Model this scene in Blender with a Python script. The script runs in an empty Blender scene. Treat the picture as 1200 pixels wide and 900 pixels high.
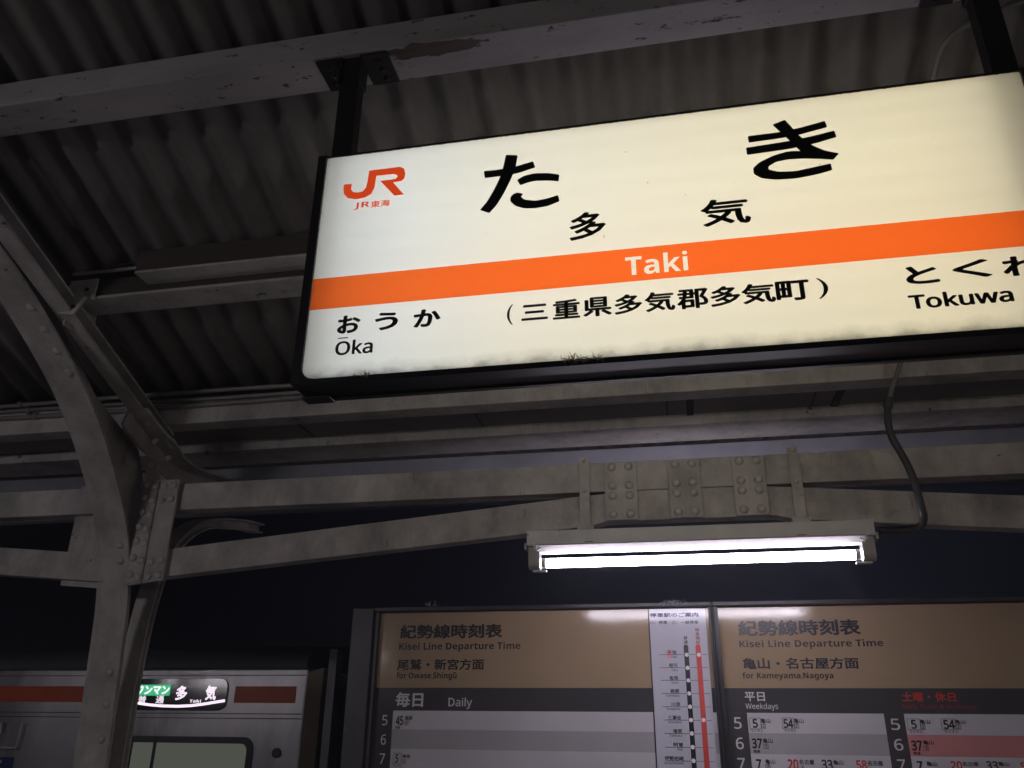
import bpy, bmesh, math, random
from mathutils import Vector, Matrix
sc = bpy.context.scene
col = sc.collection
random.seed(7)

# ------------------------------------------------------------------ camera
YAW, PITCH, ROLL, FPX = math.radians(11.515), math.radians(22.942), math.radians(0.6025), 958.8
CAM = Vector((0, 0, 1.65))
_f = Vector((-math.sin(YAW)*math.cos(PITCH), math.cos(YAW)*math.cos(PITCH), math.sin(PITCH)))
_r0 = Vector((math.cos(YAW), math.sin(YAW), 0)); _u0 = _r0.cross(_f)
_r = _r0*math.cos(ROLL) + _u0*math.sin(ROLL); _u = -_r0*math.sin(ROLL) + _u0*math.cos(ROLL)
cd = bpy.data.cameras.new('camera'); cam = bpy.data.objects.new('camera', cd); col.objects.link(cam)
cd.sensor_width = 36; cd.lens = FPX/1200*36; cd.clip_start = .05; cd.clip_end = 500
cam.matrix_world = Matrix(((_r.x, _u.x, -_f.x, CAM.x), (_r.y, _u.y, -_f.y, CAM.y), (_r.z, _u.z, -_f.z, CAM.z), (0, 0, 0, 1)))
sc.camera = cam
def at(px, py, Y):
    "point of the upright plane at depth Y that the photograph shows at (px, py)"
    d = _r*((px-600)/FPX) - _u*((py-450)/FPX) + _f
    return CAM + d*(Y/d.y)

# ------------------------------------------------------------------ night sky
w = bpy.data.worlds.new('World'); sc.world = w; w.use_nodes = True
nt = w.node_tree; bg = nt.nodes['Background']
tc = nt.nodes.new('ShaderNodeTexCoord'); dp = nt.nodes.new('ShaderNodeVectorMath'); dp.operation = 'DOT_PRODUCT'
gl = Vector((.10, 1, .20)).normalized(); dp.inputs[1].default_value = gl
cr = nt.nodes.new('ShaderNodeValToRGB'); e = cr.color_ramp.elements
e[0].position = .78; e[0].color = (.0006, .0007, .0013, 1); e[1].position = 1; e[1].color = (.0056, .0062, .0108, 1)
m_ = e.new(.95); m_.color = (.0020, .0023, .0042, 1)
nt.links.new(tc.outputs['Generated'], dp.inputs[0]); nt.links.new(dp.outputs['Value'], cr.inputs[0])
nt.links.new(cr.outputs[0], bg.inputs[0]); bg.inputs[1].default_value = 1
vs = sc.view_settings; vs.view_transform = 'Standard'; vs.look = 'None'; vs.exposure = 0; vs.gamma = 1
sc.cycles.use_denoising = True
sc.cycles.max_bounces = 6; sc.cycles.diffuse_bounces = 4; sc.cycles.sample_clamp_indirect = 3
TUBE = 33.0            # tube radiance of the lamp in the picture
BACKFILL = 172.0        # tubes of the unseen fill lamps added behind the camera
SIDEFILL = 66.0  # tube of the unseen lamp added on the left
SIGNTUBE = 2.1

# ------------------------------------------------------------------ materials
def ramp(nt, fac, stops):
    n = nt.nodes.new('ShaderNodeValToRGB'); el = n.color_ramp.elements
    el[0].position, el[0].color = stops[0][0], stops[0][1]
    el[1].position, el[1].color = stops[-1][0], stops[-1][1]
    for p, c in stops[1:-1]:
        q = el.new(p); q.color = c
    nt.links.new(fac, n.inputs[0]); return n.outputs[0]
def g(v): return (v, v, v, 1)
def c4(c): return (c[0], c[1], c[2], 1)
def noise(nt, scale, detail=4, rough=.6, vec=None, stretch=None):
    n = nt.nodes.new('ShaderNodeTexNoise'); n.inputs['Scale'].default_value = scale
    n.inputs['Detail'].default_value = detail; n.inputs['Roughness'].default_value = rough
    t = nt.nodes.new('ShaderNodeTexCoord'); out = t.outputs['Object'] if vec is None else vec
    if stretch:
        mp = nt.nodes.new('ShaderNodeMapping'); mp.inputs['Scale'].default_value = stretch
        nt.links.new(out, mp.inputs[0]); out = mp.outputs[0]
    nt.links.new(out, n.inputs['Vector']); return n.outputs[0]
def mix(nt, fac, a, b, mode='MIX'):
    n = nt.nodes.new('ShaderNodeMix'); n.data_type = 'RGBA'; n.blend_type = mode
    for s, v in ((n.inputs[0], fac), (n.inputs[6], a), (n.inputs[7], b)):
        if hasattr(v, 'links') or hasattr(v, 'is_linked'): nt.links.new(v, s)
        else: s.default_value = v
    return n.outputs[2]
def new_mat(name):
    m = bpy.data.materials.new(name); m.use_nodes = True
    return m, m.node_tree, m.node_tree.nodes['Principled BSDF']
def mat(name, base, rough=.6, metal=0, var=.25, vscale=3, bump=.15, bscale=60, spots=0, spot_col=(.02, .018, .015), spot_scale=9, stretch=None, spec=.5, grime=0):
    m, nt, p = new_mat(name)
    n1 = noise(nt, vscale, 5, .65, stretch=stretch)
    lo = tuple(x*(1-var) for x in base); hi = tuple(min(1, x*(1+var*.6)) for x in base)
    c = ramp(nt, n1, [(.3, c4(lo)), (.7, c4(hi))])
    if spots:
        n2 = noise(nt, spot_scale, 8, .72)
        k = ramp(nt, n2, [(spots, g(0)), (spots+.035, g(1))])
        c = mix(nt, k, c, c4(spot_col))
    if grime:
        n4 = noise(nt, 2.6, 9, .74, stretch=(1.6, 1.6, .8)); k4 = ramp(nt, n4, [(.38, g(1-grime)), (.56, g(1))])
        c = mix(nt, 1.0, c, k4, 'MULTIPLY')
        n5 = noise(nt, 6, 8, .8, stretch=(2.5, 2.5, .5)); k5 = ramp(nt, n5, [(.615, g(0)), (.66, g(.75))])
        c = mix(nt, k5, c, c4((.17, .10, .06)))
    nt.links.new(c, p.inputs['Base Color'])
    p.inputs['Roughness'].default_value = rough; p.inputs['Metallic'].default_value = metal
    p.inputs['Specular IOR Level'].default_value = spec
    if bump:
        b = nt.nodes.new('ShaderNodeBump'); b.inputs['Strength'].default_value = bump; b.inputs['Distance'].default_value = .004
        nt.links.new(noise(nt, bscale, 5, .7), b.inputs['Height']); nt.links.new(b.outputs[0], p.inputs['Normal'])
    return m
def flat(name, base, rough=.5): return mat(name, base, rough, var=.06, bump=0)
def emit(name, colr, s):
    m, nt, p = new_mat(name); p.inputs['Base Color'].default_value = c4((.8, .8, .8))
    p.inputs['Emission Color'].default_value = c4(colr); p.inputs['Emission Strength'].default_value = s
    return m

M = {}
# peeling painted timber of the front purlin
def purlin_mat(name, base, patch=True):
    m, nt, p = new_mat(name)
    n1 = noise(nt, 2.2, 5, .6, stretch=(1, 3, 3))
    c = ramp(nt, n1, [(.3, c4([x*.74 for x in base])), (.7, c4([x*1.1 for x in base]))])
    n2 = noise(nt, 13, 9, .75, stretch=(1, 2.5, 2.5))
    c = mix(nt, ramp(nt, n2, [(.597, g(0)), (.622, g(1))]), c, c4((.035, .03, .027)))
    hgt = n2
    if patch:        # a long chip of bare brown wood on the edge beside the hanger
        t = nt.nodes.new('ShaderNodeTexCoord'); sx = nt.nodes.new('ShaderNodeVectorMath'); sx.operation = 'SUBTRACT'
        nt.links.new(t.outputs['Object'], sx.inputs[0]); sx.inputs[1].default_value = PATCH
        sm = nt.nodes.new('ShaderNodeVectorMath'); sm.operation = 'MULTIPLY'; sm.inputs[1].default_value = (1/.17, 1/.030, 1/.028)
        nt.links.new(sx.outputs[0], sm.inputs[0])
        ln = nt.nodes.new('ShaderNodeVectorMath'); ln.operation = 'LENGTH'; nt.links.new(sm.outputs[0], ln.inputs[0])
        ad = nt.nodes.new('ShaderNodeMath'); ad.operation = 'MULTIPLY_ADD'; ad.inputs[1].default_value = 1.3
        nt.links.new(noise(nt, 16, 6, .7, stretch=(1, 3, 3)), ad.inputs[0]); nt.links.new(ln.outputs['Value'], ad.inputs[2])
        k = ramp(nt, ad.outputs[0], [(.0, g(1)), (.99, g(1)), (1.0, g(0))])
        mr = nt.nodes.new('ShaderNodeMath'); mr.operation = 'LESS_THAN'; mr.inputs[1].default_value = 1.55
        nt.links.new(ad.outputs[0], mr.inputs[0])
        wood = ramp(nt, noise(nt, 40, 5, .6, stretch=(.1, 1, 1)), [(.3, c4((.05, .036, .026))), (.7, c4((.13, .095, .07)))])
        c = mix(nt, mr.outputs[0], c, wood)
    nt.links.new(c, p.inputs['Base Color']); p.inputs['Roughness'].default_value = .55
    b = nt.nodes.new('ShaderNodeBump'); b.inputs['Strength'].default_value = .5; b.inputs['Distance'].default_value = .003
    nt.links.new(hgt, b.inputs['Height']); nt.links.new(b.outputs[0], p.inputs['Normal'])
    return m
PATCH = tuple(at(508, 58, 1.79)-Vector((0, 3.3, 2.7)))

M['steel'] = mat('painted steel', (.56, .52, .50), .5, var=.35, vscale=4, bump=.45, bscale=38, spots=.66, spot_col=(.09, .06, .04), spot_scale=14, grime=.3)
M['rough_steel'] = mat('rusted repainted steel', (.53, .49, .472), .55, var=.35, vscale=5, bump=1.0, bscale=30, spots=.68, spot_col=(.08, .055, .04), spot_scale=18, grime=.32)
M['pale'] = mat('pale painted timber', (.53, .495, .475), .55, var=.3, vscale=2.5, bump=.3, bscale=50, spots=.64, spot_col=(.05, .045, .04), grime=.35)
M['blue'] = mat('blue grey painted metal', (.26, .265, .32), .45, var=.3, vscale=3, bump=.2, spots=.66, spot_col=(.05, .05, .06))
M['darkwood'] = mat('dark timber', (.06, .045, .04), .8, var=.4, vscale=4, bump=.5, stretch=(.3, 3, 3))
M['soffit'] = mat('dark soffit board', (.16, .145, .15), .45, var=.35, vscale=2.5, bump=.1)
M['black'] = mat('black enamel', (.016, .016, .019), .42, var=.3, vscale=5, bump=.12, bscale=70, spots=.72, spot_col=(.12, .11, .1), spot_scale=30)
M['hanger'] = mat('dark brown enamel', (.017, .015, .015), .5, var=.3, bump=.2, spots=.68, spot_col=(.06, .045, .04), spot_scale=25)
M['frame'] = mat('dark anodised frame', (.045, .043, .047), .4, metal=.3, var=.35, vscale=6, bump=.1, spots=.68, spot_col=(.13, .12, .12), spot_scale=22)
M['ink'] = flat('black ink', (.012, .012, .012), .45)
M['navy'] = flat('navy ink', (.02, .022, .035), .35)
M['whiteink'] = flat('white ink', (.62, .62, .62), .4)
M['redink'] = flat('red ink', (.55, .05, .035), .4)
M['dkred'] = flat('dark red ink', (.30, .035, .03), .4)
M['rubber'] = mat('black cable rubber', (.05, .05, .055), .5, bump=.1)
M['conduit'] = mat('grey conduit', (.22, .21, .2), .4, var=.3, bump=.1)
M['lampwhite'] = mat('aged white enamel', (.62, .60, .60), .35, var=.12, vscale=8, bump=.08, spots=.63, spot_col=(.14, .13, .13), spot_scale=11)
M['socket'] = mat('grey lampholder plastic', (.40, .38, .36), .4, var=.15, bump=.05)
M['tube'] = emit('lit fluorescent tube', (.94, .86, 1.0), TUBE)
M['sidetube'] = emit('added side fill tube', (1.0, .93, 1.0), SIDEFILL)
M['backtube'] = emit('added fill tube', (1.0, .94, .98), BACKFILL)
M['concrete'] = mat('platform concrete', (.26, .25, .24), .85, var=.3, vscale=1.5, bump=.4)
M['ballast'] = mat('ballast', (.11, .10, .09), .9, var=.5, vscale=14, bump=1, bscale=20)
M['dry'] = flat('dry weed', (.34, .29, .22), .8)
M['web'] = flat('cobweb fluff', (.42, .40, .42), .8)

def roof_mat():
    m, nt, p = new_mat('fibre cement')
    a = ramp(nt, noise(nt, 1.6, 6, .65, stretch=(2.5, 1, 1)), [(.25, c4((.15, .139, .13))), (.5, c4((.18, .167, .157))), (.78, c4((.205, .19, .178)))])
    st = ramp(nt, noise(nt, 14, 8, .75, stretch=(1.6, .8, .8)), [(.3, g(.8)), (.6, g(1))])
    c = mix(nt, 1.0, a, st, 'MULTIPLY')
    nt.links.new(c, p.inputs['Base Color']); p.inputs['Roughness'].default_value = .85
    b = nt.nodes.new('ShaderNodeBump'); b.inputs['Strength'].default_value = .35; b.inputs['Distance'].default_value = .004
    nt.links.new(noise(nt, 45, 6, .7), b.inputs['Height']); nt.links.new(b.outputs[0], p.inputs['Normal'])
    return m
M['roof'] = roof_mat()

def acrylic(name, base, dirt=None):
    "backlit acrylic: lets the inner tubes' light through, slight gloss"
    m, nt, p = new_mat(name); nt.nodes.remove(p); out = nt.nodes['Material Output']
    tr = nt.nodes.new('ShaderNodeBsdfTranslucent'); df = nt.nodes.new('ShaderNodeBsdfDiffuse'); gs = nt.nodes.new('ShaderNodeBsdfGlossy')
    gs.inputs['Roughness'].default_value = .12
    colr = c4(base)
    if dirt:        # grime lying along the lower edge and a thin rusty line at the top edge
        z0, z1 = dirt
        t = nt.nodes.new('ShaderNodeTexCoord'); sp = nt.nodes.new('ShaderNodeSeparateXYZ'); nt.links.new(t.outputs['Object'], sp.inputs[0])
        mr = nt.nodes.new('ShaderNodeMapRange'); mr.inputs['From Min'].default_value = z0; mr.inputs['From Max'].default_value = z0+.062
        mr.inputs['To Min'].default_value = 1; mr.inputs['To Max'].default_value = 0
        nt.links.new(sp.outputs['Z'], mr.inputs['Value'])
        mu = nt.nodes.new('ShaderNodeMath'); mu.operation = 'MULTIPLY_ADD'; mu.inputs[1].default_value = 1.0
        n3 = noise(nt, 16, 5, .55)
        sb = nt.nodes.new('ShaderNodeMath'); sb.operation = 'SUBTRACT'; sb.inputs[1].default_value = .52; nt.links.new(n3, sb.inputs[0])
        nt.links.new(sb.outputs[0], mu.inputs[0]); nt.links.new(mr.outputs[0], mu.inputs[2])
        k = ramp(nt, mu.outputs[0], [(.40, g(1)), (.75, g(.85)), (1.15, g(.52))])
        a = mix(nt, 1.0, colr, k, 'MULTIPLY')
        mt = nt.nodes.new('ShaderNodeMapRange'); mt.inputs['From Min'].default_value = z1-.007; mt.inputs['From Max'].default_value = z1
        nt.links.new(sp.outputs['Z'], mt.inputs['Value'])
        mu2 = nt.nodes.new('ShaderNodeMath'); mu2.operation = 'MULTIPLY_ADD'; mu2.inputs[1].default_value = .9
        sb2 = nt.nodes.new('ShaderNodeMath'); sb2.operation = 'SUBTRACT'; sb2.inputs[1].default_value = .5
        nt.links.new(noise(nt, 60, 5, .7), sb2.inputs[0]); nt.links.new(sb2.outputs[0], mu2.inputs[0]); nt.links.new(mt.outputs[0], mu2.inputs[2])
        k2 = ramp(nt, mu2.outputs[0], [(.72, g(0)), (1.05, g(1))])
        a = mix(nt, k2, a, c4((.10, .07, .04)))
        k3 = ramp(nt, noise(nt, 75, 3, .5), [(.765, g(0)), (.78, g(1))])        # sparse specks
        colr = mix(nt, k3, a, c4((.25, .2, .15)))
        for s in (tr, df): nt.links.new(colr, s.inputs['Color'])
    else:
        for s in (tr, df): s.inputs['Color'].default_value = colr
    m1 = nt.nodes.new('ShaderNodeMixShader'); m1.inputs[0].default_value = .35
    nt.links.new(tr.outputs[0], m1.inputs[1]); nt.links.new(df.outputs[0], m1.inputs[2])
    m2 = nt.nodes.new('ShaderNodeMixShader'); m2.inputs[0].default_value = .03
    nt.links.new(m1.outputs[0], m2.inputs[1]); nt.links.new(gs.outputs[0], m2.inputs[2])
    nt.links.new(m2.outputs[0], out.inputs[0]); return m

# ------------------------------------------------------------------ mesh helpers
class MB:
    def __init__(s): s.v = []; s.f = []
    def add(s, vs, fs):
        n = len(s.v); s.v += [tuple(x) for x in vs]; s.f += [tuple(n+i for i in f) for f in fs]; return s
    def box(s, x0, x1, y0, y1, z0, z1):
        return s.add([(x0,y0,z0),(x1,y0,z0),(x1,y1,z0),(x0,y1,z0),(x0,y0,z1),(x1,y0,z1),(x1,y1,z1),(x0,y1,z1)],
                     [(3,2,1,0),(4,5,6,7),(0,1,5,4),(1,2,6,5),(2,3,7,6),(3,0,4,7)])
    def prism(s, poly, y0, y1):
        "polygon of (x, z) given depth along Y"
        n = len(poly)
        s.add([(x, y0, z) for x, z in poly]+[(x, y1, z) for x, z in poly],
              [tuple(range(n)), tuple(range(2*n-1, n-1, -1))]+[(i, i+n, (i+1) % n+n, (i+1) % n) for i in range(n)]); return s
    def prismx(s, poly, x0, x1):
        "polygon of (y, z) given length along X"
        n = len(poly)
        s.add([(x0, y, z) for y, z in poly]+[(x1, y, z) for y, z in poly],
              [tuple(range(n-1, -1, -1)), tuple(range(n, 2*n))]+[(i, (i+1) % n, (i+1) % n+n, i+n) for i in range(n)]); return s
    def face(s, pts): return s.add(pts, [tuple(range(len(pts)))])
    def tube(s, pts, r, seg=8, caps=True):
        pts = [Vector(p) for p in pts]; n0 = len(s.v); up = Vector((.13, .31, .94)).normalized()
        for i, p in enumerate(pts):
            d = (pts[min(i+1, len(pts)-1)]-pts[max(i-1, 0)]).normalized()
            a = d.cross(up)
            if a.length < .2: a = d.cross(Vector((1, 0, 0)))
            a.normalize(); b = d.cross(a)
            rr = r[i] if isinstance(r, (list, tuple)) else r
            for k in range(seg):
                t = 2*math.pi*k/seg; s.v.append(tuple(p+a*rr*math.cos(t)+b*rr*math.sin(t)))
        for i in range(len(pts)-1):
            for k in range(seg):
                s.f.append((n0+i*seg+k, n0+i*seg+(k+1) % seg, n0+(i+1)*seg+(k+1) % seg, n0+(i+1)*seg+k))
        if caps:
            s.f.append(tuple(n0+k for k in range(seg-1, -1, -1))); e0 = n0+(len(pts)-1)*seg; s.f.append(tuple(e0+k for k in range(seg)))
        return s
    def sweep(s, path, sect, x):
        "section (across X, along the path's normal) carried along a (y, z) path"
        n = len(sect); n0 = len(s.v)
        for i, (y, z) in enumerate(path):
            a = path[max(i-1, 0)]; b = path[min(i+1, len(path)-1)]
            t = Vector((b[0]-a[0], b[1]-a[1])).normalized(); nn = Vector((t.y, -t.x))
            for u, v in sect: s.v.append((x+u, y+nn.x*v, z+nn.y*v))
        for i in range(len(path)-1):
            for k in range(n):
                s.f.append((n0+i*n+k, n0+i*n+(k+1) % n, n0+(i+1)*n+(k+1) % n, n0+(i+1)*n+k))
        s.f.append(tuple(n0+k for k in range(n-1, -1, -1))); e0 = n0+(len(path)-1)*n; s.f.append(tuple(e0+k for k in range(n)))
        return s
def wloc(o):
    v = Vector((0, 0, 0))
    while o is not None: v += o.location; o = o.parent
    return v
def build(name, mb, m, parent=None, bevel=0, smooth=False, label=None, fix=True):
    off = wloc(parent) if parent else Vector((0, 0, 0))
    me = bpy.data.meshes.new(name); me.from_pydata([tuple(Vector(v)-off) for v in mb.v], [], mb.f)
    if fix:
        bm = bmesh.new(); bm.from_mesh(me); bmesh.ops.recalc_face_normals(bm, faces=bm.faces); bm.to_mesh(me); bm.free()
    me.materials.append(m)
    if smooth:
        for p in me.polygons: p.use_smooth = True
    o = bpy.data.objects.new(name, me); col.objects.link(o)
    if parent: o.parent = parent
    if bevel:
        b = o.modifiers.new('bevel', 'BEVEL'); b.width = bevel; b.segments = 2; b.limit_method = 'ANGLE'
    if label: o['label'] = label
    return o
def tag(o, label, cat, group=None, kind=None):
    if label: o['label'] = label
    if cat: o['category'] = cat
    if group: o['group'] = group
    if kind: o['kind'] = kind
    return o
def thing(name, label, cat, loc, group=None):
    o = bpy.data.objects.new(name, None); o.empty_display_size = .1; o.location = loc; col.objects.link(o)
    return tag(o, label, cat, group)
def copy_tree(o, parent=None):
    c = o.copy(); col.objects.link(c); c.parent = parent
    for ch in [x for x in bpy.data.objects if x.parent == o]: copy_tree(ch, c)
    return c
def dome_mesh(name, r, h):
    mb = MB(); seg, ring = 14, 5
    for j in range(ring):
        t = math.pi/2*j/ring
        for k in range(seg):
            a = 2*math.pi*k/seg; mb.v.append((r*math.cos(t)*math.cos(a), -h*math.sin(t), r*math.cos(t)*math.sin(a)))
    mb.v.append((0, -h, 0))
    for j in range(ring-1):
        for k in range(seg): mb.f.append((j*seg+k, (j+1)*seg+k, (j+1)*seg+(k+1) % seg, j*seg+(k+1) % seg))
    for k in range(seg): mb.f.append(((ring-1)*seg+k, ring*seg, (ring-1)*seg+(k+1) % seg))
    me = bpy.data.meshes.new(name); me.from_pydata(mb.v, [], mb.f)
    bm = bmesh.new(); bm.from_mesh(me); bmesh.ops.recalc_face_normals(bm, faces=bm.faces); bm.to_mesh(me); bm.free()
    for p in me.polygons: p.use_smooth = True
    return me
RIVET = dome_mesh('rivet', .0175, .014); RIVET.materials.append(M['steel'])
BOLT = dome_mesh('bolt', .009, .009); BOLT.materials.append(M['hanger'])
def stud(name, me, p, parent, rot=None):
    o = bpy.data.objects.new(name, me); col.objects.link(o); o.parent = parent; o.location = Vector(p)-wloc(parent)
    if rot: o.rotation_euler = rot
    return o

# text: glyph outlines of the built-in font, fitted into a rectangle of an upright plane
_tc = bpy.data.curves.new('txt', 'FONT'); _to = bpy.data.objects.new('txt', _tc); col.objects.link(_to)
def sans(s, heavy=False):
    "plain sans letters and digits"
    out = ''
    for ch in s:
        if 'A' <= ch <= 'Z': out += chr((0x1D5D4 if heavy else 0x1D5A0)+ord(ch)-65)
        elif 'a' <= ch <= 'z': out += chr((0x1D5EE if heavy else 0x1D5BA)+ord(ch)-97)
        elif '0' <= ch <= '9': out += chr((0x1D7EC if heavy else 0x1D7E2)+ord(ch)-48)
        else: out += ch
    return out
def glyphs(s, bold=0, res=3):
    _tc.body = s; _tc.offset = bold; _tc.resolution_u = res; _tc.fill_mode = 'FRONT'
    dg = bpy.context.evaluated_depsgraph_get(); dg.update()
    ev = _to.evaluated_get(dg); me = ev.to_mesh()
    v = [(a.co.x, a.co.y) for a in me.vertices]; f = [tuple(p.vertices) for p in me.polygons]
    ev.to_mesh_clear(); return v, f
def text_on(mb, s, p0, p1, y, bold=0, res=3):
    "fit the ink of s between lower-left p0 and upper-right p1 (world x, z) on the plane y; bold strokes are thickened by shifted copies"
    heavy = .016 < bold < .02 or (bold == .022 and s.isascii() and len(s) > 6)
    if heavy: bold = 0
    v, f = glyphs(sans(s, heavy), 0, res)
    bx_ = bold*1.15
    x0 = min(a[0] for a in v)-bx_; x1 = max(a[0] for a in v)+bx_; z0 = min(a[1] for a in v)-bold; z1 = max(a[1] for a in v)+bold
    sx = (p1[0]-p0[0])/max(x1-x0, 1e-6); sz = (p1[1]-p0[1])/max(z1-z0, 1e-6)
    sh = [(0, 0)]+([(bx_*math.cos(math.pi/4*k), bold*math.sin(math.pi/4*k)) for k in range(8)] if bold else [])
    for k, (dx, dz) in enumerate(sh):
        mb.add([(p0[0]+(a+dx-x0)*sx, y-k*.00004, p0[1]+(b+dz-z0)*sz) for a, b in v], f)
def px_text(mb, s, a, b, Y, dy, bold=0, res=3):
    P = at(a[0], a[1], Y); Q = at(b[0], b[1], Y); text_on(mb, s, (P.x, P.z), (Q.x, Q.z), Y-dy, bold, res)
def smooth_poly(pts, it=1):
    return pts

# ================================================================== setting
gm = MB().add([(-400, -400, -1.1), (400, -400, -1.1), (400, 400, -1.1), (-400, 400, -1.1)], [(0, 1, 2, 3)])
tag(build('ground', gm, M['ballast']), 'dark ballast ground beside the platform', 'ground', kind='structure')
pm = MB().box(-25, 25, -4.2, 5.75, -1.1, 0)
tag(build('platform', pm, M['concrete'], bevel=.02), 'grey concrete station platform', 'platform', kind='structure')

# ================================================================== canopy
CAN = thing('platform_canopy', 'grey corrugated platform roof on timber purlins above the lit sign', 'roof', (0, 3.3, 2.7))
RS, RC = .39, 4.349                                # roof underside: z = RC - RS*y
def roof_z(y): return RC-RS*y
def corrug(x0, x1, ya, yb, fz, pitch=.142, amp=.025, rows=6):
    mb = MB(); n = int((x1-x0)/pitch*12); th = .007
    for lay in (0, 1):
        for j in range(rows+1):
            y = ya+(yb-ya)*j/rows
            for i in range(n+1):
                x = x0+(x1-x0)*i/n; mb.v.append((x, y, fz(y)+amp*(1+math.cos(2*math.pi*x/pitch))+lay*th))
        b = lay*(rows+1)*(n+1)
        for j in range(rows):
            for i in range(n):
                a = b+j*(n+1)+i; q = (a, a+1, a+n+2, a+n+1); mb.f.append(q if lay else q[::-1])
    L = (rows+1)*(n+1)
    for i in range(n):
        mb.f.append((i, i+1, L+i+1, L+i)); a = rows*(n+1)+i; mb.f.append((a+1, a, L+a, L+a+1))
    return mb
build('roof_sheet', corrug(-11, 9, .62, 3.235, roof_z), M['roof'], CAN, smooth=True, fix=False)
build('roof_sheet', corrug(-11, 9, -2.0, .60, lambda y: roof_z(1.22-y)), M['roof'], CAN, smooth=True, fix=False)
build('roof_sheet', corrug(-11, 9, 3.60, 6.2, lambda y: 2.99+.17*(y-3.6), rows=4), M['roof'], CAN, smooth=True, fix=False)
M['purlin'] = purlin_mat('peeling painted timber', (.45, .428, .42))
build('purlin', MB().box(-10, 8, 1.761, 1.897, 3.538, 3.638), M['purlin'], CAN, bevel=.004, label='peeling painted timber purlin with a bare wood chip')
p2 = build('purlin', MB().box(-2.40, 8, 2.516, 2.642, 3.247, 3.325), M['darkwood'], CAN, bevel=.003, label='dark timber purlin with pale underside')
build('soffit_strip', MB().box(-2.33, 8, 2.510, 2.644, 3.234, 3.2465), M['pale'], p2, bevel=.002)
bx0 = at(163, 325, 2.45).x
build('batten', MB().box(bx0, 8, 2.420, 2.5145, 3.284, 3.375), M['darkwood'], p2, bevel=.003)
build('batten_face', MB().box(bx0, 8, 2.418, 2.513, 3.273, 3.2835), M['pale'], p2, bevel=.002)
build('flashing_strip', MB().add([(-2.34, 2.50, 3.36), (-1.86, 2.47, 3.374), (-1.86, 2.462, 3.366), (-2.34, 2.492, 3.352)], [(0, 1, 2, 3)]).box(-2.34, -1.87, 2.488, 2.496, 3.340, 3.352), M['pale'], p2)
build('purlin', MB().box(-10, 8, .9, 1.03, 3.87, 3.96), M['purlin'], CAN, bevel=.004)
# gutter trough between the two roof slopes
build('gutter_beam', MB().box(-10, 8, 3.20, 3.30, 2.946, 3.075), M['pale'], CAN, bevel=.004)
gb = build('gutter_board', MB().box(-10, 8, 3.301, 3.552, 2.978, 2.996), M['soffit'], CAN)
for x in (-1.72, -.86, -.0, .62, 1.52, 2.4, -2.9, -3.8): build('board_seam', MB().box(x-.004, x+.004, 3.302, 3.548, 2.9745, 2.9785), M['ink'], gb)
for x in (.10, .72): build('joint_strap', MB().box(x-.015, x+.015, 3.302, 3.551, 2.970, 2.9775), M['darkwood'], gb)
build('gutter_beam', MB().box(-10, 8, 3.553, 3.60, 2.926, 3.0), M['pale'], CAN, bevel=.003)
build('gutter_soffit', MB().box(-10, 8, 3.601, 3.785, 2.927, 2.941), M['pale'], CAN, bevel=.002)
build('eave_fascia', MB().box(-10, 8, 3.80, 3.85, 2.800, 2.915), M['blue'], CAN, bevel=.004)
build('eave_fascia', MB().box(-10, 8, 5.9, 6.0, 3.24, 3.37), M['blue'], CAN, bevel=.004)

# conduits along the gutter beam
for i, (z, r) in enumerate(((3.092, .011), (3.060, .010), (3.030, .012))):
    y = 3.186-(.0 if i else .004)
    mb = MB().tube([(x, y+.002*math.sin(x*3+i), z+.004*math.sin(x*2.1+i*2)) for x in [-9+.5*k for k in range(34)]], r)
    for x in (-3.1, -1.55, -.9, 1.2, 2.6): mb.box(x-.012+i*.05, x+.012+i*.05, y-r-.003, y+.013, z-r-.003, z+r+.003)
    tag(build('conduit_pipe', mb, M['conduit'], smooth=True),
        ('thin grey conduit along the gutter beam, topmost of the three', 'thin grey conduit along the gutter beam, middle of the three', 'thin grey conduit along the gutter beam, lowest of the three')[i], 'conduit', 'conduits along the gutter beam')

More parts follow.
